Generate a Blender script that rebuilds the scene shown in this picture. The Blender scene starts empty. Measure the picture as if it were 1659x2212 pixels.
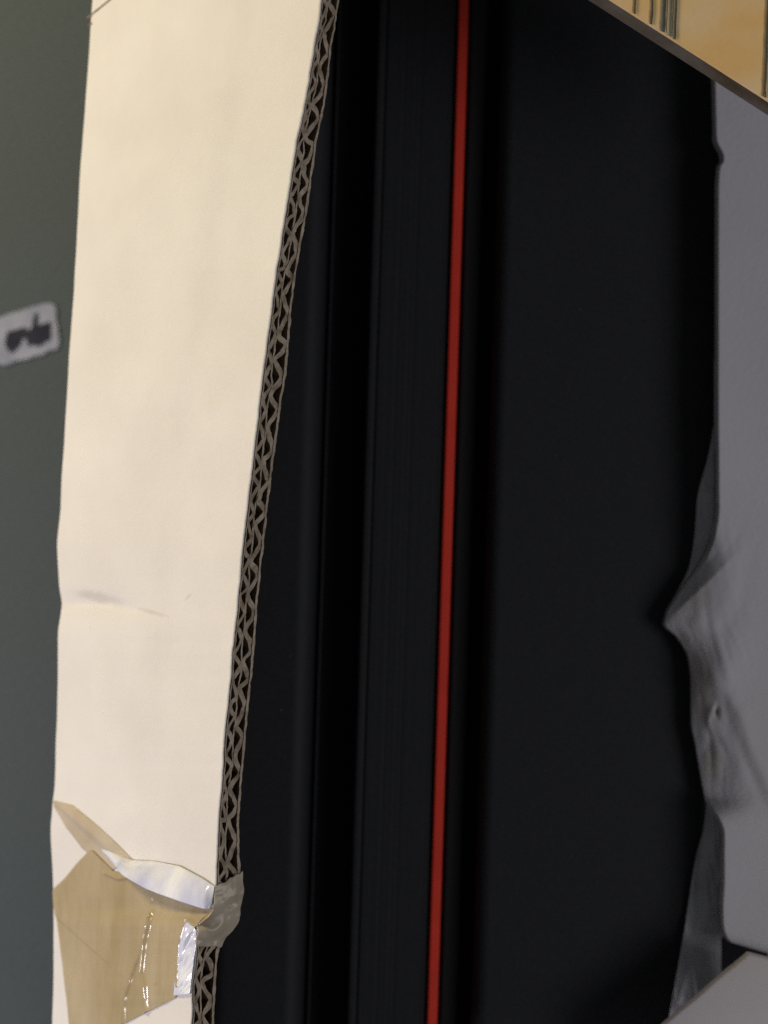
import bpy, math, random
from mathutils import Vector, noise

random.seed(7)
scene = bpy.context.scene

# ------------------------------------------------------------------ camera
TAN = 0.3263                 # half the vertical field, as a tangent
CAM_Z = 0.60
cam_data = bpy.data.cameras.new("camera")
cam_data.sensor_fit = 'VERTICAL'
cam_data.sensor_height = 24.0
cam_data.lens = 12.0 / TAN
cam_data.clip_start = 0.01
cam_data.clip_end = 20.0
cam_data.dof.use_dof = True
cam_data.dof.focus_distance = 0.405
cam_data.dof.aperture_fstop = 6.2
cam = bpy.data.objects.new("camera", cam_data)
cam.location = (0, 0, CAM_Z)
scene.collection.objects.link(cam)
scene.camera = cam

# ------------------------------------------------------------------ world and lamps
world = bpy.data.worlds.new("World")
scene.world = world
world.use_nodes = True
wb = world.node_tree.nodes["Background"]
wb.inputs[0].default_value = (0.92, 0.96, 1.0, 1)
wb.inputs[1].default_value = 0.085


def lamp(name, loc, target, size, power, col):
    d = bpy.data.lights.new(name, 'AREA')
    d.shape = 'DISK'
    d.size = size
    d.energy = power
    d.color = col
    o = bpy.data.objects.new(name, d)
    o.location = loc
    o.rotation_euler = (Vector(target) - Vector(loc)).to_track_quat('-Z', 'Y').to_euler()
    scene.collection.objects.link(o)
    return o


lamp("warm_room_lamp", (-0.62, 0.56, 0.39), (-0.07, 0.08, 0.18), 0.20, 4.6, (1.0, 0.83, 0.47))
lamp("cool_room_lamp", (-0.66, -0.24, 0.36), (-0.07, -0.08, 0.18), 0.16, 2.50, (0.98, 0.92, 1.0))
lamp("right_fill_lamp", (1.10, -0.30, 1.40), (0.03, 0.0, 0.1), 0.8, 6.6, (0.98, 0.97, 1.0))  # added fill from the right, angled so the flute holes stay dark

vs = scene.view_settings
vs.view_transform = 'Standard'
vs.look = 'None'
vs.exposure = 0.0
vs.gamma = 1.0
scene.cycles.use_denoising = False
scene.cycles.max_bounces = 8


# ------------------------------------------------------------------ helpers
def U(x, v, z):
    """point at height z seen at column x, row v of a 1659 x 2212 view from above"""
    d = CAM_Z - z
    return Vector(((x - 829.5) / 1106.0 * TAN * d, (1106.0 - v) / 1106.0 * TAN * d, z))


def obj(name, verts, faces, mat, parent=None, smooth=True):
    me = bpy.data.meshes.new(name)
    me.from_pydata([tuple(p) for p in verts], [], faces)
    me.update()
    if smooth:
        me.polygons.foreach_set("use_smooth", [True] * len(me.polygons))
    me.materials.append(mat)
    o = bpy.data.objects.new(name, me)
    scene.collection.objects.link(o)
    if parent:
        o.parent = parent
    return o


def empty(name, loc=(0, 0, 0)):
    o = bpy.data.objects.new(name, None)
    o.location = (0, 0, 0)
    o.empty_display_size = 0.02
    scene.collection.objects.link(o)
    return o


def tag(o, label=None, cat=None, kind=None, group=None):
    for k, val in (("label", label), ("category", cat), ("kind", kind), ("group", group)):
        if val:
            o[k] = val
    return o


def pw(pts, t):
    """smooth-ish piecewise interpolation (monotone cubic through the points)"""
    if t <= pts[0][0]:
        (a, b), (c, d) = pts[0], pts[1]
        return b + (d - b) * (t - a) / (c - a)
    if t >= pts[-1][0]:
        (a, b), (c, d) = pts[-2], pts[-1]
        return b + (d - b) * (t - a) / (c - a)
    for i in range(len(pts) - 1):
        a, b = pts[i]
        c, d = pts[i + 1]
        if a <= t <= c:
            def slope(j):
                if j <= 0 or j >= len(pts) - 1:
                    jj = min(max(j, 0), len(pts) - 2)
                    return (pts[jj + 1][1] - pts[jj][1]) / (pts[jj + 1][0] - pts[jj][0])
                s0 = (pts[j][1] - pts[j - 1][1]) / (pts[j][0] - pts[j - 1][0])
                s1 = (pts[j + 1][1] - pts[j][1]) / (pts[j + 1][0] - pts[j][0])
                if s0 * s1 <= 0:
                    return 0.0
                return 2 * s0 * s1 / (s0 + s1)
            h = c - a
            u = (t - a) / h
            m0, m1 = slope(i) * h, slope(i + 1) * h
            return ((2*u**3 - 3*u**2 + 1) * b + (u**3 - 2*u**2 + u) * m0
                    + (-2*u**3 + 3*u**2) * d + (u**3 - u**2) * m1)


def sw(pts):
    return [(v, x) for x, v in pts]


def smooth01(a, b, t):
    u = min(max((t - a) / (b - a), 0.0), 1.0)
    return u * u * (3 - 2 * u)


def nz(x, y, z=0.0):
    return noise.noise((x, y, z))


def grid_faces(rows, cols):
    return [(j * cols + i, j * cols + i + 1, (j + 1) * cols + i + 1, (j + 1) * cols + i)
            for j in range(rows - 1) for i in range(cols - 1)]


def sheet(name, pts, thick, mat, parent=None):
    """a closed thin body from a grid of points (list of rows), thickened downwards"""
    rows, cols = len(pts), len(pts[0])
    top = [p for r in pts for p in r]
    n = len(top)
    bot = [p - Vector((0, 0, thick)) for p in top]
    f = [q[::-1] for q in grid_faces(rows, cols)]
    f = f + [tuple(k + n for k in q[::-1]) for q in f]
    ring = ([i for i in range(cols)] + [j * cols + cols - 1 for j in range(1, rows)]
            + [(rows - 1) * cols + i for i in range(cols - 2, -1, -1)]
            + [j * cols for j in range(rows - 2, 0, -1)])
    for a, b in zip(ring, ring[1:] + ring[:1]):
        f.append((a, b, b + n, a + n))
    return obj(name, top + bot, f, mat, parent)


# ------------------------------------------------------------------ materials
def material(name, col, rough=0.6, spec=0.5, var=None, var_scale=30.0, bump=0.0, bump_scale=300.0,
             stretch=(1, 1, 1), metallic=0.0, detail=4.0, coat=0.0):
    m = bpy.data.materials.new(name)
    m.use_nodes = True
    nt = m.node_tree
    b = nt.nodes["Principled BSDF"]
    b.inputs["Base Color"].default_value = (*col, 1)
    b.inputs["Roughness"].default_value = rough
    b.inputs["Specular IOR Level"].default_value = spec
    b.inputs["Metallic"].default_value = metallic
    b.inputs["Coat Weight"].default_value = coat
    b.inputs["Coat Roughness"].default_value = 0.08
    tc = nt.nodes.new("ShaderNodeTexCoord")
    mp = nt.nodes.new("ShaderNodeMapping")
    mp.inputs["Scale"].default_value = stretch
    nt.links.new(tc.outputs["Object"], mp.inputs["Vector"])
    if var:
        n = nt.nodes.new("ShaderNodeTexNoise")
        n.inputs["Scale"].default_value = var_scale
        n.inputs["Detail"].default_value = detail
        n.inputs["Roughness"].default_value = 0.55
        nt.links.new(mp.outputs["Vector"], n.inputs["Vector"])
        r = nt.nodes.new("ShaderNodeValToRGB")
        r.color_ramp.elements[0].position = 0.32
        r.color_ramp.elements[1].position = 0.68
        r.color_ramp.elements[0].color = (*col, 1)
        r.color_ramp.elements[1].color = (*var, 1)
        nt.links.new(n.outputs["Fac"], r.inputs["Fac"])
        nt.links.new(r.outputs["Color"], b.inputs["Base Color"])
    if bump:
        n2 = nt.nodes.new("ShaderNodeTexNoise")
        n2.inputs["Scale"].default_value = bump_scale
        n2.inputs["Detail"].default_value = 6.0
        nt.links.new(mp.outputs["Vector"], n2.inputs["Vector"])
        bp = nt.nodes.new("ShaderNodeBump")
        bp.inputs["Strength"].default_value = bump
        bp.inputs["Distance"].default_value = 0.0006
        nt.links.new(n2.outputs["Fac"], bp.inputs["Height"])
        nt.links.new(bp.outputs["Normal"], b.inputs["Normal"])
    return m


def make_film(name, col, var, alpha, rough):
    m = material(name, col, rough=rough, spec=0.6, var=var, var_scale=45, bump=0.25, bump_scale=160)
    nt = m.node_tree
    b = nt.nodes["Principled BSDF"]
    b.inputs["Alpha"].default_value = alpha
    return m


M_floor = material("floor_paint", (0.070, 0.094, 0.104), rough=0.62, var=(0.096, 0.121, 0.131), var_scale=900,
                   bump=0.25, bump_scale=500)
M_face = material("white_liner", (0.73, 0.70, 0.665), rough=0.75, spec=0.25, var=(0.785, 0.76, 0.725), var_scale=34,
                  bump=0.18, bump_scale=420, detail=5)
M_kraft = material("kraft_paper", (0.29, 0.225, 0.165), rough=0.9, spec=0.15, var=(0.54, 0.445, 0.35), var_scale=420,
                   bump=0.5, bump_scale=900)
M_flute = material("fluting_paper", (0.22, 0.165, 0.115), rough=0.95, spec=0.1, var=(0.50, 0.41, 0.32), var_scale=420,
                   bump=0.5, bump_scale=900)
M_flute_shade = material("brown_paper_shade", (0.13, 0.085, 0.05), rough=0.95, spec=0.1, var=(0.19, 0.13, 0.08), var_scale=160)
M_black = material("black_plastic", (0.010, 0.0105, 0.0122), rough=0.62, spec=0.2, var=(0.026, 0.027, 0.0302), var_scale=2600,
                   bump=0.12, bump_scale=1500)
M_blackdeep = material("black_rubber", (0.013, 0.013, 0.015), rough=0.8, spec=0.15)
M_red = material("red_rubber", (0.80, 0.055, 0.030), rough=0.6, spec=0.2, var=(0.72, 0.045, 0.025), var_scale=80)
M_foam = material("white_foam", (0.53, 0.505, 0.535), rough=0.75, spec=0.25, var=(0.585, 0.56, 0.60), var_scale=18,
                  bump=0.3, bump_scale=600)
M_foam2 = material("white_card", (0.46, 0.43, 0.445), rough=0.6, spec=0.3, var=(0.52, 0.485, 0.495), var_scale=20,
                   bump=0.2, bump_scale=500)
M_film = make_film("grey_film", (0.40, 0.395, 0.41), (0.56, 0.55, 0.58), 0.88, 0.45)
M_ink = material("dark_ink", (0.012, 0.014, 0.03), rough=0.8, var=(0.03, 0.033, 0.055), var_scale=90)
M_sticker = material("sticker_paper", (0.30, 0.33, 0.45), rough=0.6, var=(0.44, 0.465, 0.58), var_scale=110)
M_pen = material("pen_ink", (0.20, 0.15, 0.09), rough=0.7)
M_tape = material("tan_tape", (0.47, 0.37, 0.205), rough=0.15, spec=0.6, var=(0.60, 0.495, 0.32), var_scale=55,
                  stretch=(1.6, 0.45, 1), bump=0.10, bump_scale=200)
M_tape2 = material("tan_tape_thin", (0.60, 0.50, 0.36), rough=0.3, spec=0.4, var=(0.72, 0.63, 0.50), var_scale=70)
M_tape.node_tree.nodes["Principled BSDF"].inputs["Alpha"].default_value = 0.78
M_tape2.node_tree.nodes["Principled BSDF"].inputs["Alpha"].default_value = 0.75
M_lip_glare = material("peeled_tape_glare", (0.52, 0.55, 0.80), rough=0.15, spec=0.9, var=(0.93, 0.95, 1.0), var_scale=75, bump=0.15,
                 bump_scale=220, stretch=(1, 0.5, 1))
M_wad = material("crushed_film", (0.46, 0.38, 0.28), rough=0.32, spec=0.5, var=(0.62, 0.54, 0.42), var_scale=90, bump=0.12,
                 bump_scale=300)

M_wad.node_tree.nodes["Principled BSDF"].inputs["Alpha"].default_value = 0.82

# ------------------------------------------------------------------ floor
fl = obj("floor", [(-2, -2, 0), (2, -2, 0), (2, 2, 0), (-2, 2, 0)], [(0, 1, 2, 3)], M_floor, smooth=False)
tag(fl, "plain dark grey green floor", kind="structure")

# ------------------------------------------------------------------ cardboard box
LEFT = sw([(215, -300), (195, 0), (188, 100), (178, 250), (165, 450), (152, 650), (140, 850), (130, 1000), (125, 1100),
           (118, 1180), (122, 1260), (127, 1310), (120, 1370), (118, 1500), (116, 1600), (113, 1720), (105, 1790),
           (107, 1850), (110, 1950), (108, 2100), (106, 2212), (102, 2500)])
RIGHT = sw([(750, -300), (697, 0), (689, 60), (680, 110), (665, 200), (645, 300), (630, 390), (613, 500), (595, 620),
            (575, 770), (562, 880), (548, 1000), (533, 1130), (520, 1250), (515, 1310), (505, 1400), (497, 1500),
            (487, 1590), (481, 1700), (475, 1760), (471, 1850), (469, 1900), (462, 1960), (432, 2000), (427, 2050),
            (419, 2120), (415, 2212), (404, 2500)])
STRIP = sw([(790, -300), (733, 0), (720, 80), (702, 220), (684, 310), (668, 430), (655, 500), (640, 590), (628, 690),
            (622, 775), (608, 870), (599, 940), (584, 1050), (574, 1140), (563, 1240), (557, 1300), (552, 1370),
            (545, 1450), (536, 1540), (527, 1640), (520, 1720), (517, 1790), (518, 1850), (519, 1920), (511, 1985),
            (478, 2038), (469, 2080), (466, 2140), (462, 2212), (452, 2500)])
Z_R, Z_L, Z_S = 0.200, 0.132, 0.1960


def edge_wobble(v):
    return 2.2 * nz(v * 0.018, 3.1) + 1.2 * nz(v * 0.06, 8.7)


def L3(v): return U(pw(LEFT, v), v, Z_L)
def R3(v): return U(pw(RIGHT, v) + edge_wobble(v), v, Z_R)
def S3(v): return U(pw(STRIP, v) + edge_wobble(v + 200), v, Z_S)


def dent(x, v):
    """relief of the pale face in metres: creases, bulges, pressed dents"""
    h = 0.00045 * nz(x * 0.006, v * 0.004, 1.0) + 0.00016 * nz(x * 0.02, v * 0.015, 2.0)
    # wrinkle that crosses the pale face from the fold
    vc = 1306 + (x - 125) * 0.10 + 5 * nz(x * 0.04, 0.5)
    a = smooth01(345, 215, x) * smooth01(122, 185, x)
    t = (v - vc) / 34.0
    if -1.6 < t < 0.3:
        ramp = smooth01(-1.3, -0.1, t) if t < -0.1 else 1 - smooth01(-0.1, 0.15, t)
        h -= 0.0009 * a * ramp
    # small nick by the cut edge
    h -= 0.00025 * math.exp(-(((x - 412) / 14) ** 2 + ((v - 1285 + (x - 412) * 0.9) / 6) ** 2))
    # pressed in where the tape pulls
    h -= 0.0012 * math.exp(-(((x - 330) / 130) ** 2 + ((v - 2010) / 110) ** 2))
    # the tape line above the tongue
    d = (v - (1715 + (x - 100) * 0.70))
    h += 0.0004 * math.exp(-(d / 22) ** 2) * smooth01(330, 150, x)
    e = smooth01(190, 130, pw(RIGHT, v) - x)      # lies on the fluting along the cut edge
    return (h + 0.0008) * (1 - e) + (max(h, 0.0) * 0.3 + 0.00015) * e


def F(x, v, lift=0.0, relief=True):
    """point on the pale face seen at column x, row v"""
    a, b = L3(v), R3(v)
    k = (x - 829.5) / 1106.0 * TAN
    da, db = CAM_Z - a.z, CAM_Z - b.z
    s = (k * da - a.x) / ((b.x - a.x) - k * (db - da))
    p = a.lerp(b, s)
    n = Vector((-(b.z - a.z), 0, b.x - a.x)).normalized()
    h = lift + (dent(x, v) if relief else 0.0)
    return p + n * h


def add_tint(m, spots, col):
    """soft patches of another colour blended into a material; spots: (centre, half sizes along x, y, noise strength)"""
    nt = m.node_tree
    b = nt.nodes["Principled BSDF"]
    src = b.inputs["Base Color"].links[0].from_socket
    tc = nt.nodes.new("ShaderNodeTexCoord")
    n = nt.nodes.new("ShaderNodeTexNoise")
    n.inputs["Scale"].default_value = 230
    n.inputs["Detail"].default_value = 5
    nt.links.new(tc.outputs["Object"], n.inputs["Vector"])
    for (c, hx, hy, rot, fac) in spots:
        mp = nt.nodes.new("ShaderNodeMapping")
        mp.vector_type = 'TEXTURE'
        mp.inputs["Location"].default_value = c
        mp.inputs["Rotation"].default_value = (0, 0, rot)
        mp.inputs["Scale"].default_value = (hx, hy, 1.0)
        nt.links.new(tc.outputs["Object"], mp.inputs["Vector"])
        sep = nt.nodes.new("ShaderNodeSeparateXYZ")
        nt.links.new(mp.outputs["Vector"], sep.inputs["Vector"])
        com = nt.nodes.new("ShaderNodeCombineXYZ")
        nt.links.new(sep.outputs["X"], com.inputs["X"])
        nt.links.new(sep.outputs["Y"], com.inputs["Y"])
        ln = nt.nodes.new("ShaderNodeVectorMath")
        ln.operation = 'LENGTH'
        nt.links.new(com.outputs["Vector"], ln.inputs[0])
        ad = nt.nodes.new("ShaderNodeMath")
        ad.operation = 'MULTIPLY_ADD'
        nt.links.new(n.outputs["Fac"], ad.inputs[0])
        ad.inputs[1].default_value = 0.9
        nt.links.new(ln.outputs["Value"], ad.inputs[2])
        mr = nt.nodes.new("ShaderNodeMapRange")
        mr.interpolation_type = 'SMOOTHSTEP'
        mr.inputs["From Min"].default_value = 0.7
        mr.inputs["From Max"].default_value = 1.6
        mr.inputs["To Min"].default_value = fac
        mr.inputs["To Max"].default_value = 0.0
        nt.links.new(ad.outputs[0], mr.inputs["Value"])
        mx = nt.nodes.new("ShaderNodeMix")
        mx.data_type = 'RGBA'
        nt.links.new(mr.outputs["Result"], mx.inputs["Factor"])
        nt.links.new(src, mx.inputs["A"])
        mx.inputs["B"].default_value = (*col, 1)
        src = mx.outputs["Result"]
    nt.links.new(src, b.inputs["Base Color"])


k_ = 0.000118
add_tint(M_face, [(F(215, 1290, 0, False), 95 * k_, 17 * k_, -0.10, 0.42), (F(330, 1322, 0, False), 50 * k_, 7 * k_, -0.15, 0.35),  # crease shade painted into the face colour, then fainter smudges
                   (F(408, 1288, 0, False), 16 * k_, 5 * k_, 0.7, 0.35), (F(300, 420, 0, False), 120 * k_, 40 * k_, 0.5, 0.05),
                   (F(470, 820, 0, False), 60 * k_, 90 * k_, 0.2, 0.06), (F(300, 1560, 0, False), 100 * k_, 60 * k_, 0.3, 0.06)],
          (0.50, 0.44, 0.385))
box = empty("cardboard_box")
tag(box, "pale cardboard box with a raised double-wall flap and torn tan tape", "box")

# face of the flap, rolled round the fold on its far side and going down as the side wall
NV, NU = 400, 64
V0, V1 = -760.0, 2480.0
pts = []
for j in range(NV):
    v = V0 + (V1 - V0) * j / (NV - 1)
    xl, xr = pw(LEFT, v), pw(RIGHT, v) + edge_wobble(v)
    row = []
    a, b = L3(v), R3(v)
    t0 = math.atan2(b.z - a.z, b.x - a.x)
    r = 0.0035
    n = Vector((-math.sin(t0), 0, math.cos(t0)))
    c = F(xl + 14, v) - n * r
    for q in range(7):                         # rounded fold
        ang = math.pi - (math.pi / 2 - t0) * q / 6.0   # from pointing -x to the face normal
        row.append(c + Vector((math.cos(ang), 0, math.sin(ang))) * r)
    for i in range(1, NU + 1):
        x = xl + 14 + (xr - xl - 14) * i / NU
        row.append(F(x, v))
    pts.append(row)
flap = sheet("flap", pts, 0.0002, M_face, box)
low = [[p[0], Vector((p[0].x + 0.001, p[0].y, 0.004))] for p in pts]
sheet("side_wall", [[a + Vector((0.0004, 0, -0.0006)), b] for a, b in low], 0.0005, M_kraft, box)
under = []
for j in range(0, NV, 4):
    v = V0 + (V1 - V0) * j / (NV - 1)
    a, b, s = L3(v), R3(v), S3(v)
    w = (s - b)
    under.append([b + w * 1.02 + (a - b) * t for t in (0.92, 0.6, 0.3, 0.02)])
sheet("inner_liner", under, 0.0003, M_kraft, flap)
xa, xb = -0.088, 0.26
obj("base_panel", [(xa, -0.30, 0.002), (xb, -0.30, 0.002), (xb, 0.30, 0.002), (xa, 0.30, 0.002),
                   (xa, -0.30, 0.009), (xb, -0.30, 0.009), (xb, 0.30, 0.009), (xa, 0.30, 0.009)],
    [(3, 2, 1, 0), (4, 5, 6, 7), (0, 1, 5, 4), (1, 2, 6, 5), (2, 3, 7, 6), (3, 0, 4, 7)], M_kraft, box, smooth=False)

# the cut edge: liners and fluting as real paper, open between
STEP = 1.0
tab = []
acc = 0.0
prev = None
v = V0
while v <= V1:
    r_, s_, l_ = R3(v), S3(v), L3(v)
    mid = (r_ + s_) / 2
    if prev is not None:
        acc += (mid - prev).length
    prev = mid
    tab.append((acc, r_, s_, (l_ - r_).normalized()))
    v += STEP
TOTAL = tab[-1][0]


def edge_point(s, tau, depth):
    lo, hi = 0, len(tab) - 1
    s = min(max(s, 0.0), TOTAL)
    while hi - lo > 1:
        m = (lo + hi) // 2
        if tab[m][0] <= s:
            lo = m
        else:
            hi = m
    f = (s - tab[lo][0]) / max(tab[hi][0] - tab[lo][0], 1e-9)
    r_ = tab[lo][1].lerp(tab[hi][1], f)
    s_ = tab[lo][2].lerp(tab[hi][2], f)
    i_ = tab[lo][3].lerp(tab[hi][3], f)
    return r_ + (s_ - r_) * tau + i_ * depth


T_MM = 0.0072      # board thickness used to offset the paper


def paper(name, line, half, depth0, fuzz, seed, mat):
    """paper band following (s, tau) points; half = half its thickness in metres"""
    vs_, fs_ = [], []
    m = len(line)
    for i, (s, tau) in enumerate(line):
        a, b = line[max(i - 1, 0)], line[min(i + 1, m - 1)]
        ds, dt = b[0] - a[0], (b[1] - a[1]) * T_MM
        ln = math.hypot(ds, dt) or 1.0
        hh = half * (1 + 0.6 * nz(s * 300, seed))
        ox, ot = -dt / ln * hh, ds / ln * hh / T_MM
        dj = depth0 + fuzz * nz(s * 500, seed + 4.0)
        for sgn in (1, -1):
            ss, tt = s + sgn * ox, tau + sgn * ot
            vs_.append(edge_point(ss, tt, dj + 0.00012 * nz(s * 1500, seed + sgn)))
            vs_.append(edge_point(ss, tt, 0.030))
    for i in range(m - 1):
        p, q = i * 4, i * 4 + 4
        fs_ += [(p, p + 2, q + 2, q), (p, q, q + 1, p + 1), (p + 2, p + 3, q + 3, q + 2), (p + 1, q + 1, q + 3, p + 3)]
    o = obj(name, vs_, fs_, mat, flap, smooth=False)
    o.data.materials.append(M_flute_shade)          # brown paper between the flutes, darkened to paint shade into the holes
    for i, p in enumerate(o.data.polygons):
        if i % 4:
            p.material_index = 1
    return o


N_E = 1760
S = [TOTAL * i / (N_E - 1) for i in range(N_E)]
TM = [0.43 + 0.13 * nz(s * 110, 1.7) for s in S]
paper("liner", [(s, 0.055) for s in S], 0.00020, 0.0001, 0.00022, 1.0, M_kraft)
paper("liner", [(s, 0.94) for s in S], 0.00040, 0.0000, 0.00025, 2.0, M_kraft)
paper("liner", list(zip(S, TM)), 0.00026, 0.00045, 0.00035, 3.0, M_kraft)


def flute(lo, hi, pitch, seed, half):
    out, ph = [], 0.0
    for i, s in enumerate(S):
        if i:
            ph += (S[i] - S[i - 1]) / (pitch * (1 + 0.50 * nz(s * 95, seed)))
        tri = 2 / math.pi * math.asin(math.sin(2 * math.pi * ph) * 0.985) * 1.08
        wv = 0.45 * math.sin(2 * math.pi * ph) + 0.55 * tri
        amp = 0.96 + 0.30 * nz(s * 110, seed + 2)
        a, b = lo(i), hi(i)
        skew = 0.0022 * nz(s * 120, seed + 6)
        out.append((s + skew * wv, (a + b) / 2 + (b - a) / 2 * wv * amp))
    return out


paper("fluting", flute(lambda i: 0.11, lambda i: TM[i] - 0.05, 0.0066, 21.0, 0), 0.00056, 0.00040, 0.0006, 5.0, M_flute)
paper("fluting", flute(lambda i: TM[i] + 0.05, lambda i: 0.88, 0.0086, 33.0, 0), 0.00072, 0.00030, 0.0006, 6.0, M_flute)

# ---- tape on the flap
TL = sw([(200, 1836), (176, 1862), (148, 1896), (123, 1926), (125, 1955), (129, 1980), (139, 2066), (156, 2212), (164, 2280)])
TR = sw([(206, 1835), (228, 1857), (251, 1881), (285, 1890), (320, 1911), (354, 1921), (400, 1937), (466, 1964), (455, 1980),
         (426, 2004)])


def tape_right(v):
    if v < 2004:
        best = None
        p = [(206, 1835), (228, 1857), (251, 1881), (285, 1890), (320, 1911), (354, 1921), (400, 1937), (466, 1964),
             (455, 1980), (424, 2004)]
        for (xa_, va_), (xb_, vb_) in zip(p, p[1:]):
            if va_ <= v <= vb_:
                return xa_ + (xb_ - xa_) * (v - va_) / (vb_ - va_)
        return p[0][0]
    p = [(424, 2004), (421, 2060), (414, 2110), (382, 2155), (319, 2186), (268, 2212), (160, 2284)]
    for (xa_, va_), (xb_, vb_) in zip(p, p[1:]):
        if va_ <= v <= vb_:
            return xa_ + (xb_ - xa_) * (v - va_) / (vb_ - va_)
    return p[-1][0]


CREASES = [
    ([(334, 1966), (322, 1990), (305, 2060), (290, 2100), (276, 2150), (272, 2210)], 4.0, 0.00060),
    ([(330, 1975), (317, 2030), (312, 2070), (309, 2100), (317, 2130), (321, 2185)], 4.0, 0.00075),
    ([(236, 1884), (262, 1896), (290, 1893), (330, 1927), (332, 1945)], 5.0, 0.00045),
    ([(340, 1930), (352, 1965), (346, 2040), (340, 2120)], 6.0, 0.00022),
    ([(428, 1998), (405, 1985), (390, 2040), (386, 2130)], 4.0, 0.00040),
]


def seg_dist(x, v, pl):
    best = 1e9
    for (x0, v0), (x1, v1) in zip(pl, pl[1:]):
        dx, dv = x1 - x0, v1 - v0
        t = max(0.0, min(1.0, ((x - x0) * dx + (v - v0) * dv) / (dx * dx + dv * dv)))
        best = min(best, math.hypot(x - x0 - t * dx, v - v0 - t * dv))
    return best


def tape_relief(x, v):
    h = 0.00035 + 0.00026 * nz(x * 0.013, v * 0.006, 5.0) + 0.00016 * nz(x * 0.06, v * 0.009, 8.0) + 0.00006 * nz(x * 0.15, v * 0.03, 2.0)
    for pl, w, a in CREASES:
        d = seg_dist(x, v, pl)
        if d < 3 * w:
            h += a * math.exp(-(d / w) ** 2)
    # step where a second layer of tape lies over the first
    h += 0.00025 * (1 - smooth01(-4, 4, v - (1980 + (x - 128) * 0.92))) * smooth01(300, 200, x)
    return h


NVt, NUt = 260, 240
tp = []
for j in range(NVt):
    v = 1836.5 + (2270 - 1836.5) * j / (NVt - 1)
    x0, x1 = pw(TL, v), tape_right(v)
    tp.append([F(x0 + (x1 - x0) * i / (NUt - 1), v, tape_relief(x0 + (x1 - x0) * i / (NUt - 1), v)) for i in range(NUt)])
tape = sheet("packing_tape", tp, 0.00008, M_tape, box)

# tongue of thin tape running up to the fold
TU = [(126, 1728), (164, 1738), (219, 1784), (256, 1820), (291, 1856)]
TD = [(126, 1742), (150, 1788), (183, 1832), (206, 1850), (246, 1880)]


def along(pl, u):
    f = u * (len(pl) - 1)
    i = min(int(f), len(pl) - 2)
    f -= i
    return pl[i][0] + (pl[i + 1][0] - pl[i][0]) * f, pl[i][1] + (pl[i + 1][1] - pl[i][1]) * f


tt = []
for j in range(70):
    u = j / 69.0
    (xu, vu), (xd, vd) = along(TU, u), along(TD, u)
    tt.append([F(xu + (xd - xu) * w, vu + (vd - vu) * w, 0.00012 + 0.0005 * math.exp(-((w - 0.3) / 0.18) ** 2)
                 + 0.0001 * nz(u * 5, w * 2, 9)) for w in [k / 20.0 for k in range(21)]])
sheet("tape_tongue", tt, 0.00008, M_tape2, tape)

# lifted lip of peeled tape, its cool glare painted into the colour
LUP = [(226, 1832), (262, 1846), (291, 1857), (338, 1860), (391, 1870), (440, 1896), (468, 1915)]
LDN = [(230, 1842), (262, 1868), (291, 1884), (342, 1914), (391, 1935), (440, 1955), (467, 1966)]
lp = []
for j in range(110):
    u = j / 109.0
    (xu, vu), (xd, vd) = along(LUP, u), along(LDN, u)
    row = []
    for k in range(29):
        w = k / 28.0
        x, v = xu + (xd - xu) * w, vu + (vd - vu) * w
        g = 0.3 + 0.7 * smooth01(0, 0.3, u)
        hump = smooth01(0.0, 0.38, u) * (1 - smooth01(0.38, 1.25, u))
        lift = 0.0005 + 0.0052 * hump * w ** 0.8 + 0.0007 * g * math.sin(math.pi * w) \
            + 0.0003 * nz(u * 9, w * 2, 3.3) * g
        lift = 0.0004 + (lift - 0.0004) * smooth01(1.0, 0.9, u)
        row.append(F(min(x + 0.30 * lift / 0.000118, pw(RIGHT, v) - 1), v, lift))
    lp.append(row)
sheet("tape_lip", lp, 0.00008, M_lip_glare, tape)

# wrinkled strip of tape next to the cut edge, white glare in its colour
PL = [(404, 1984), (396, 2020), (388, 2070), (384, 2110), (380, 2150)]
PR = [(412, 1984), (430, 2012), (427, 2050), (420, 2100), (415, 2146)]
wp = []
for j in range(90):
    u = j / 89.0
    (xu, vu), (xd, vd) = along(PL, u), along(PR, u)
    row = []
    for k in range(21):
        w = k / 20.0
        x, v = xu + (xd - xu) * w, vu + (vd - vu) * w
        ridge = abs(nz(x * 0.10 + v * 0.05, v * 0.022, 7.0)) * 0.0014
        row.append(F(x, v, 0.0006 + ridge * (0.15 + 0.85 * math.sin(math.pi * w)) - 0.0002 * w))
    wp.append(row)
sheet("tape_wrinkle", wp, 0.00008, M_lip_glare, tape)

# crushed wad of tape pressed over the cut edge at the jog
wd = []
for j in range(80):
    u = j / 79.0
    row = []
    for k in range(34):
        tau = -0.10 + 1.16 * k / 33.0
        vtop = 1912 - 30 * min(max(tau, 0), 1) + 6 * nz(tau * 5, 2.2)
        v = vtop + (2046 - 4 * nz(tau * 6, 7.2) - vtop) * u
        a, b, i_ = R3(v), S3(v), (L3(v) - R3(v)).normalized()
        out = 0.0004 + 0.0010 * math.sin(math.pi * min(max((tau + 0.1) / 1.24, 0), 1)) * math.sin(math.pi * min(u * 1.0, 1)) ** 0.5
        out += (0.0010 * nz(u * 4, tau * 1.6, 4.4) + 0.0005 * nz(u * 9, tau * 3, 5.5)) * smooth01(0, 0.25, u)
        row.append(a + (b - a) * tau - i_ * max(out, 0.0003))
    wd.append(row)
sheet("crushed_tape", wd, 0.0001, M_wad, tape)

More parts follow.
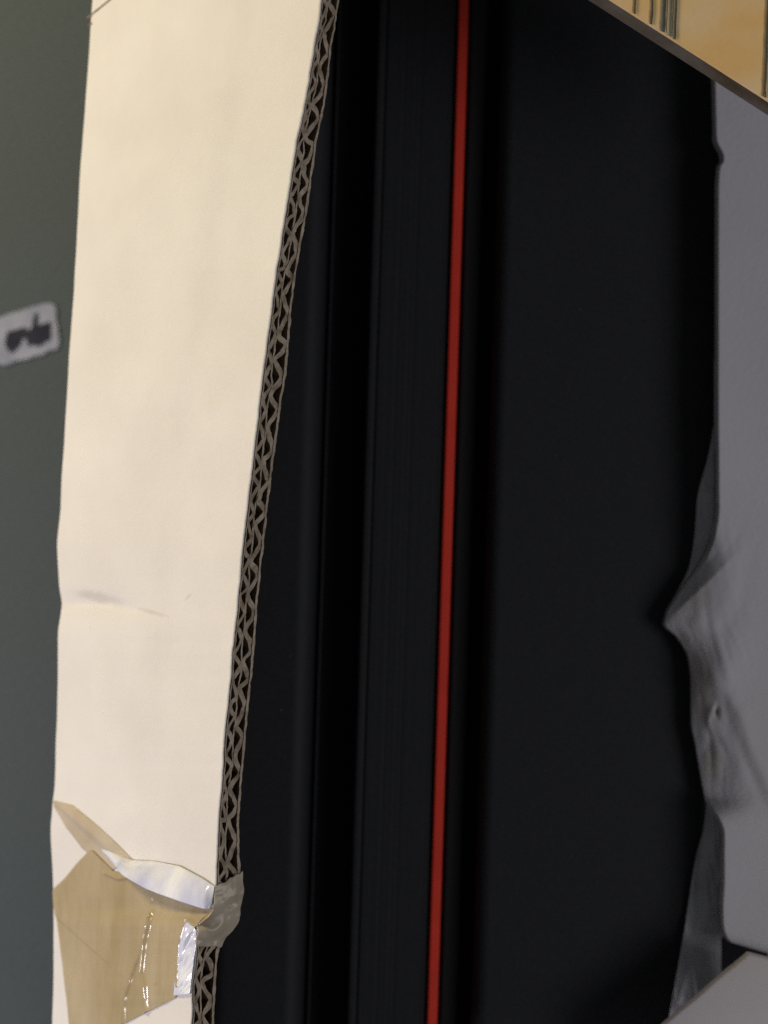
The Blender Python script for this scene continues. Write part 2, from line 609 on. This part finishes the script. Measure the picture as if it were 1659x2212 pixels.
# pen strokes at the far corner of the flap
for (xa_, va_), (xb_, vb_), w in (((193, 41), (262, -16), 2.4), ((195, 57), (204, 51), 1.8)):
    dx, dv = xb_ - xa_, vb_ - va_
    ln = math.hypot(dx, dv)
    ox, ov = -dv / ln * w, dx / ln * w
    rows = []
    for j in range(24):
        t = j / 23.0
        x, v = xa_ + dx * t, va_ + dv * t
        ww = 0.7 + 0.3 * nz(t * 8, 1)
        rows.append([F(x + ox * s * ww, v + ov * s * ww, 0.00010) for s in (-1, 0, 1)])
    sheet("pen_stroke", rows, 0.00004, M_pen, flap)

# ------------------------------------------------------------------ black case with a red stripe
case = empty("black_case")
tag(case, "long black case with stepped ridges and a thin red stripe, lying in the box", "case")
ROT = -math.atan(69 / 2212.0)


def bar(name, x0, x1, z0, z1, rad, mat, streak=0.0, segs=6):
    """long bar along the case, corners of its upper side rounded; x0, x1 as seen at mid height"""
    a, b = U(x0, 1106, z1).x, U(x1, 1106, z1).x
    prof = [(a, z0)]
    for q in range(segs + 1):
        an = math.pi - math.pi / 2 * q / segs
        prof.append((a + rad + rad * math.cos(an), z1 - rad + rad * math.sin(an)))
    if streak:
        n = 46
        for i in range(1, n):
            x = a + rad + (b - a - 2 * rad) * i / n
            prof.append((x, z1 - streak * max(0.0, nz(i * 0.61, 3.3)) * (1.6 if i % 3 == 0 else 0.6)))
    for q in range(segs + 1):
        an = math.pi / 2 - math.pi / 2 * q / segs
        prof.append((b - rad + rad * math.cos(an), z1 - rad + rad * math.sin(an)))
    prof.append((b, z0))
    n = len(prof)
    cr, sr = math.cos(ROT), math.sin(ROT)
    vv = []
    for y in (-0.26, 0.26):
        for x, z in prof:
            vv.append((x * cr - y * sr, x * sr + y * cr, z))
    ff = [(i, i + 1, i + 1 + n, i + n) for i in range(n - 1)]
    ff += [(n - 1, 0, n, 2 * n - 1), tuple(range(n))[::-1], tuple(range(n, 2 * n))]
    o = obj(name, vv, ff, mat, case, smooth=False)
    return o


bar("body", 470, 1690, 0.0095, 0.094, 0.001, M_blackdeep)
bar("side_rail", 480, 684, 0.0945, 0.124, 0.0055, M_black, segs=10)
bar("rail_lip", 697, 702, 0.0945, 0.1045, 0.0004, M_black)
bar("channel_edge", 784, 803, 0.0945, 0.1110, 0.0009, M_black)
bar("centre_plate", 803.6, 953, 0.0945, 0.1095, 0.0008, M_black, streak=0.00018)
bar("red_stripe", 957.5, 978.5, 0.0945, 0.1112, 0.0005, M_red)
bar("inner_plate", 984, 1022, 0.0945, 0.1085, 0.001, M_black)
bar("cover_plate", 1056, 1548, 0.0945, 0.121, 0.004, M_black, segs=10)

# ------------------------------------------------------------------ foam sheet and film at the far side
SB = sw([(1534, 100), (1538, 190), (1541, 300), (1556, 336), (1557, 346), (1548, 362), (1545, 420), (1545, 600), (1545, 900), (1546, 1000),
         (1546, 1090), (1536, 1160), (1512, 1215), (1466, 1284), (1441, 1326), (1436, 1348), (1463, 1376), (1487, 1420),
         (1493, 1470), (1494, 1560), (1503, 1610), (1515, 1680), (1528, 1740), (1548, 1772), (1558, 1800), (1558, 1900),
         (1555, 1960), (1556, 1995), (1562, 2020), (1572, 2034)])
SHOULDER = sw([(1545, 60), (1545, 900), (1556, 1100), (1575, 1250), (1575, 1400), (1560, 1480), (1590, 1600), (1630, 1720), (1570, 1800), (1562, 1900),
               (1562, 2040)])


def sheet_relief(x, v):
    h = 0.0010 * nz(x * 0.006, v * 0.003, 6)
    mid = smooth01(1080, 1250, v) * smooth01(1800, 1640, v)
    near = smooth01(1660, 1560, x)
    h += mid * near * (0.0012 * (abs(nz(x * 0.013 + v * 0.004, v * 0.006, 2.2)) - 0.25) + 0.0008 * (abs(nz(x * 0.035 - v * 0.01, v * 0.012, 3.2)) - 0.25))
    # long fold running away from the tip
    d = (v - 1345) + (x - 1436) * 0.95
    h += 0.0012 * math.exp(-abs(d) / 26) * smooth01(1640, 1500, x) * mid
    # flap of the sheet folded over, stepping down below a slanting line
    d = (x - 1556) - (v - 1480) * 0.42
    h -= 0.0016 * smooth01(16, -16, d) * smooth01(1470, 1530, v) * smooth01(1790, 1700, v)
    # small curled hole
    h -= 0.003 * math.exp(-(((x - 1549) / 4.0) ** 2 + ((v - 1537) / 8.0) ** 2))
    h += 0.0006 * math.exp(-((math.hypot((x - 1551) / 0.8, v - 1556) - 26) / 7.0) ** 2) * smooth01(1562, 1535, x)
    return h


fp = []
for j in range(260):
    v = 60 + (2034 - 60) * j / 259.0
    x0, xs_ = pw(SB, v), max(pw(SHOULDER, v), pw(SB, v) + 16)
    row = []
    for k in range(70):
        w = k / 69.0
        x = x0 + (1960 - x0) * (0.25 * w + 0.75 * w ** 2.6)
        vv_ = v + smooth01(1985, 2034, v) * (x - x0) * 0.30
        t = min(max((x - x0) / (xs_ - x0 + 18), 0), 1)
        mid_ = smooth01(1060, 1260, v) * smooth01(1800, 1720, v)
        zlow = 0.1335 - 0.0055 * mid_
        t = t if mid_ > 0.999 else t * mid_ + (1 - mid_) * min((x - x0) / 9.0, 1)
        z = zlow + (0.1365 - zlow) * (1 - (1 - t) ** 2.0) + sheet_relief(x, v) * smooth01(0, 0.5, t + 0.2)
        row.append(U(x, vv_, z))
    fp.append(row)
add_tint(M_foam, [(U(1515, 1480, 0.13), 45 * k_, 130 * k_, 0.15, 0.4), (U(1540, 1640, 0.13), 30 * k_, 70 * k_, 0.1, 0.45),  # brownish patches blended into the middle of the sheet
                   (U(1500, 1290, 0.13), 40 * k_, 60 * k_, -0.5, 0.3)], (0.36, 0.275, 0.20))
foam = sheet("foam_sheet", fp, 0.0022, M_foam)
tag(foam, "smooth greyish white foam sheet with rounded lower corner beside the black case", "foam sheet")

FL = sw([(1548, 880), (1531, 980), (1506, 1080), (1501, 1150), (1490, 1220), (1462, 1280), (1437, 1325), (1432, 1348),
         (1460, 1376), (1484, 1420), (1490, 1470), (1491, 1560), (1501, 1610), (1513, 1680), (1525, 1740), (1520, 1790),
         (1505, 1845), (1490, 1930), (1480, 2000), (1466, 2080), (1450, 2170), (1436, 2260), (1420, 2400)])
flm = []
for j in range(220):
    v = 884 + (2390 - 884) * j / 219.0
    x0 = pw(FL, v)
    row = []
    for k in range(40):
        w = k / 39.0
        x = x0 + (1660 - 102 * smooth01(1960, 2030, v) - x0) * w ** 1.3
        fold = 0.0022 * abs(nz(x * 0.022, v * 0.008, 2.5)) + 0.0012 * abs(nz(x * 0.055, v * 0.02, 3.5))
        hollow = 0.008 * smooth01(1500, 1600, x) * smooth01(1980, 2060, v)
        row.append(U(x, v, 0.1225 + fold * smooth01(1240, 1130, v) + fold * smooth01(1740, 1800, v)
                     + 0.0015 * smooth01(0, 0.4, w) - hollow))
    flm.append(row)
film = sheet("plastic_film", flm, 0.0001, M_film)
tag(film, "crumpled grey plastic film edging over the black case beside the foam sheet", "plastic film")

# ------------------------------------------------------------------ white panel in the near corner
E0, E1, E2 = (1380, 2262), (1618, 2060), (1760, 2098)
Zp = 0.147
cor = [U(*E0, Zp), U(*E1, Zp), U(*E2, Zp), U(1800, 2480, Zp), U(1300, 2480, Zp)]
cen = sum(cor, Vector()) / len(cor)
vv, ff = [], []
rings = [(0.999, -0.0028), (1.0, -0.0012), (0.985, -0.0002), (0.96, 0.0)]
m = len(cor)
dense = []
for a, b in zip(cor, cor[1:] + cor[:1]):
    for t in range(24):
        dense.append(a.lerp(b, t / 24.0))
m = len(dense)
for s, dz in rings:
    for p in dense:
        q = cen + (p - cen) * s
        vv.append(Vector((q.x + 0.00035 * nz(q.x * 90, q.y * 90, 1), q.y + 0.00035 * nz(q.x * 90, q.y * 90, 4), Zp + dz)))
for r in range(len(rings) - 1):
    for i in range(m):
        k = (i + 1) % m
        ff.append((r * m + i, (r + 1) * m + i, (r + 1) * m + k, r * m + k))
ff.append(tuple(range(3 * m, 4 * m))[::-1])
ff.append(tuple(range(m)))
panel = obj("white_panel", vv, ff, M_foam2, smooth=False)
tag(panel, "flat white card panel with a diagonal edge at the lower right corner", "panel")

# ------------------------------------------------------------------ tan board in the far corner
mb = material("tan_board", (0.78, 0.47, 0.15), rough=0.45, spec=0.4, var=(0.80, 0.64, 0.40), var_scale=26, bump=0.15, bump_scale=250,
              stretch=(1, 1.6, 1), detail=2)
M_bedge = material("board_edge", (0.075, 0.05, 0.025), rough=0.8, var=(0.15, 0.13, 0.105), var_scale=60, bump=0.5, bump_scale=300)
M_strip = material("dark_print", (0.10, 0.075, 0.035), rough=0.6, var=(0.16, 0.12, 0.06), var_scale=90)
M_strip2 = material("grey_print", (0.075, 0.08, 0.065), rough=0.6, var=(0.13, 0.13, 0.10), var_scale=90)
M_strip3 = material("pale_print", (0.26, 0.23, 0.15), rough=0.6, var=(0.18, 0.165, 0.11), var_scale=120)
board = empty("tan_board")
tag(board, "tan board with dark brown stripes across it at the upper right corner", "board")
Zb, Hb = 0.200, 0.0092
b0, b1, b2, b3 = (1180, -90), (1760, 282), (1960, -30), (1500, -330)
q = [U(*b0, Zb), U(*b1, Zb), U(*b2, Zb), U(*b3, Zb)]
bev = 0.0010


def inset(poly, d):
    c = sum(poly, Vector()) / len(poly)
    return [p + (c - p).normalized() * d for p in poly]


lowq = [p - Vector((0, 0, Hb)) for p in q]
topq = inset(q, bev)
rimq = [p - Vector((0, 0, bev)) for p in q]
obj("board_edge", lowq + rimq, [(0, 1, 5, 4), (1, 2, 6, 5), (2, 3, 7, 6), (3, 0, 4, 7), (3, 2, 1, 0)], M_bedge, board, smooth=False)
obj("board_top", rimq + topq, [(0, 1, 5, 4), (1, 2, 6, 5), (2, 3, 7, 6), (3, 0, 4, 7), (4, 5, 6, 7)], mb, board, smooth=False)


def board_bottom(x):
    return -90 + (x - 1180) * 0.642


for xs, w, mt in ((1370, 3.6, M_strip), (1406, 4.0, M_strip), (1431, 7.0, M_strip2), (1445, 5.5, M_strip3), (1456, 4.5, M_strip2), (1650, 5.5, M_strip)):
    # leaning a little, as they run up the board
    rows = []
    for j in range(30):
        t = j / 29.0
        v = board_bottom(xs) - 3 - t * 240
        x = xs + (board_bottom(xs) - v) * 0.04 + 1.2 * nz(v * 0.03, xs)
        wv = w * (0.8 + 0.25 * nz(v * 0.05, xs + 3))
        rows.append([U(x - wv, v + (-wv) * 0.5, Zb + 0.00025), U(x + wv, v + wv * 0.5, Zb + 0.00025)])
    sheet("stripe", rows, 0.0001, mt, board)

# ------------------------------------------------------------------ sticker on the floor
stk = empty("sticker")
tag(stk, "small pale sticker with smudged dark print on the grey green floor", "sticker")
SO = [(-45, 700), (0, 685), (30, 675), (69, 663), (90, 657), (110, 654), (120, 662), (122, 696), (127, 720), (127, 745), (118, 756), (106, 756),
      (91, 767), (70, 770), (51, 778), (35, 778), (12, 789), (-10, 786), (-50, 796)]


def flat(name, outline, z, h, mat, parent):
    n = len(outline)
    top = [U(x, v, z) for x, v in outline]
    bot = [p - Vector((0, 0, h)) for p in top]
    f = [tuple(range(n))[::-1], tuple(range(n, 2 * n))]
    for i in range(n):
        k = (i + 1) % n
        f.append((i, k, k + n, i + n))
    return obj(name, top + bot, f, mat, parent, smooth=False)


ragged = []
for (x0, v0), (x1, v1) in zip(SO, SO[1:] + SO[:1]):
    for t in range(5):
        x, v = x0 + (x1 - x0) * t / 5.0, v0 + (v1 - v0) * t / 5.0
        ragged.append((x + 3.2 * nz(x * 0.09, v * 0.09, 1), v + 3.2 * nz(x * 0.09, v * 0.09, 7)))
flat("paper", ragged, 0.0006, 0.0005, M_sticker, stk)


def mk(pl):
    return [(x * 0.1226, 610 + y * 0.1226) for x, y in pl]


flat("printed_mark", mk([(130, 870), (250, 840), (390, 795), (450, 800), (480, 850), (470, 960), (385, 990), (350, 1080), (310, 1150), (230, 1225),
                         (150, 1220), (80, 1090), (100, 970)]), 0.0009, 0.0002, M_ink, stk)
flat("printed_mark", mk([(488, 850), (560, 800), (580, 660), (615, 540), (660, 545), (660, 660), (640, 735), (700, 745), (880, 690), (890, 850),
                         (880, 1010), (760, 1070), (690, 1130), (600, 1100), (490, 1120), (455, 1000), (480, 940)]), 0.0009, 0.0002, M_ink, stk)

# ------------------------------------------------------------------ dust on the black case
rd = random.Random(5)
vv, ff = [], []
for k in range(60):
    x, v = rd.choice([rd.uniform(1090, 1470), rd.uniform(1090, 1470), rd.uniform(590, 640)]), rd.uniform(60, 2150)
    if x < 700 and v < 1300:
        continue
    p = U(x, v, 0.12135 if x > 700 else 0.12435)
    r = rd.uniform(0.00008, 0.00026)
    a0 = rd.uniform(0, 3.14)
    n0 = len(vv)
    for q in range(5):
        an = a0 + q * 2 * math.pi / 5
        rr = r * rd.uniform(0.6, 1.6)
        vv.append(p + Vector((rr * math.cos(an), rr * math.sin(an), 0)))
    vv.append(p + Vector((0, 0, r)))
    ff += [(n0 + q, n0 + (q + 1) % 5, n0 + 5) for q in range(5)]
M_dust = material("dust", (0.10, 0.10, 0.105), rough=0.9)
du = obj("dust", vv, ff, M_dust, smooth=False)
tag(du, "fine pale dust specks scattered over the black case", kind="stuff")
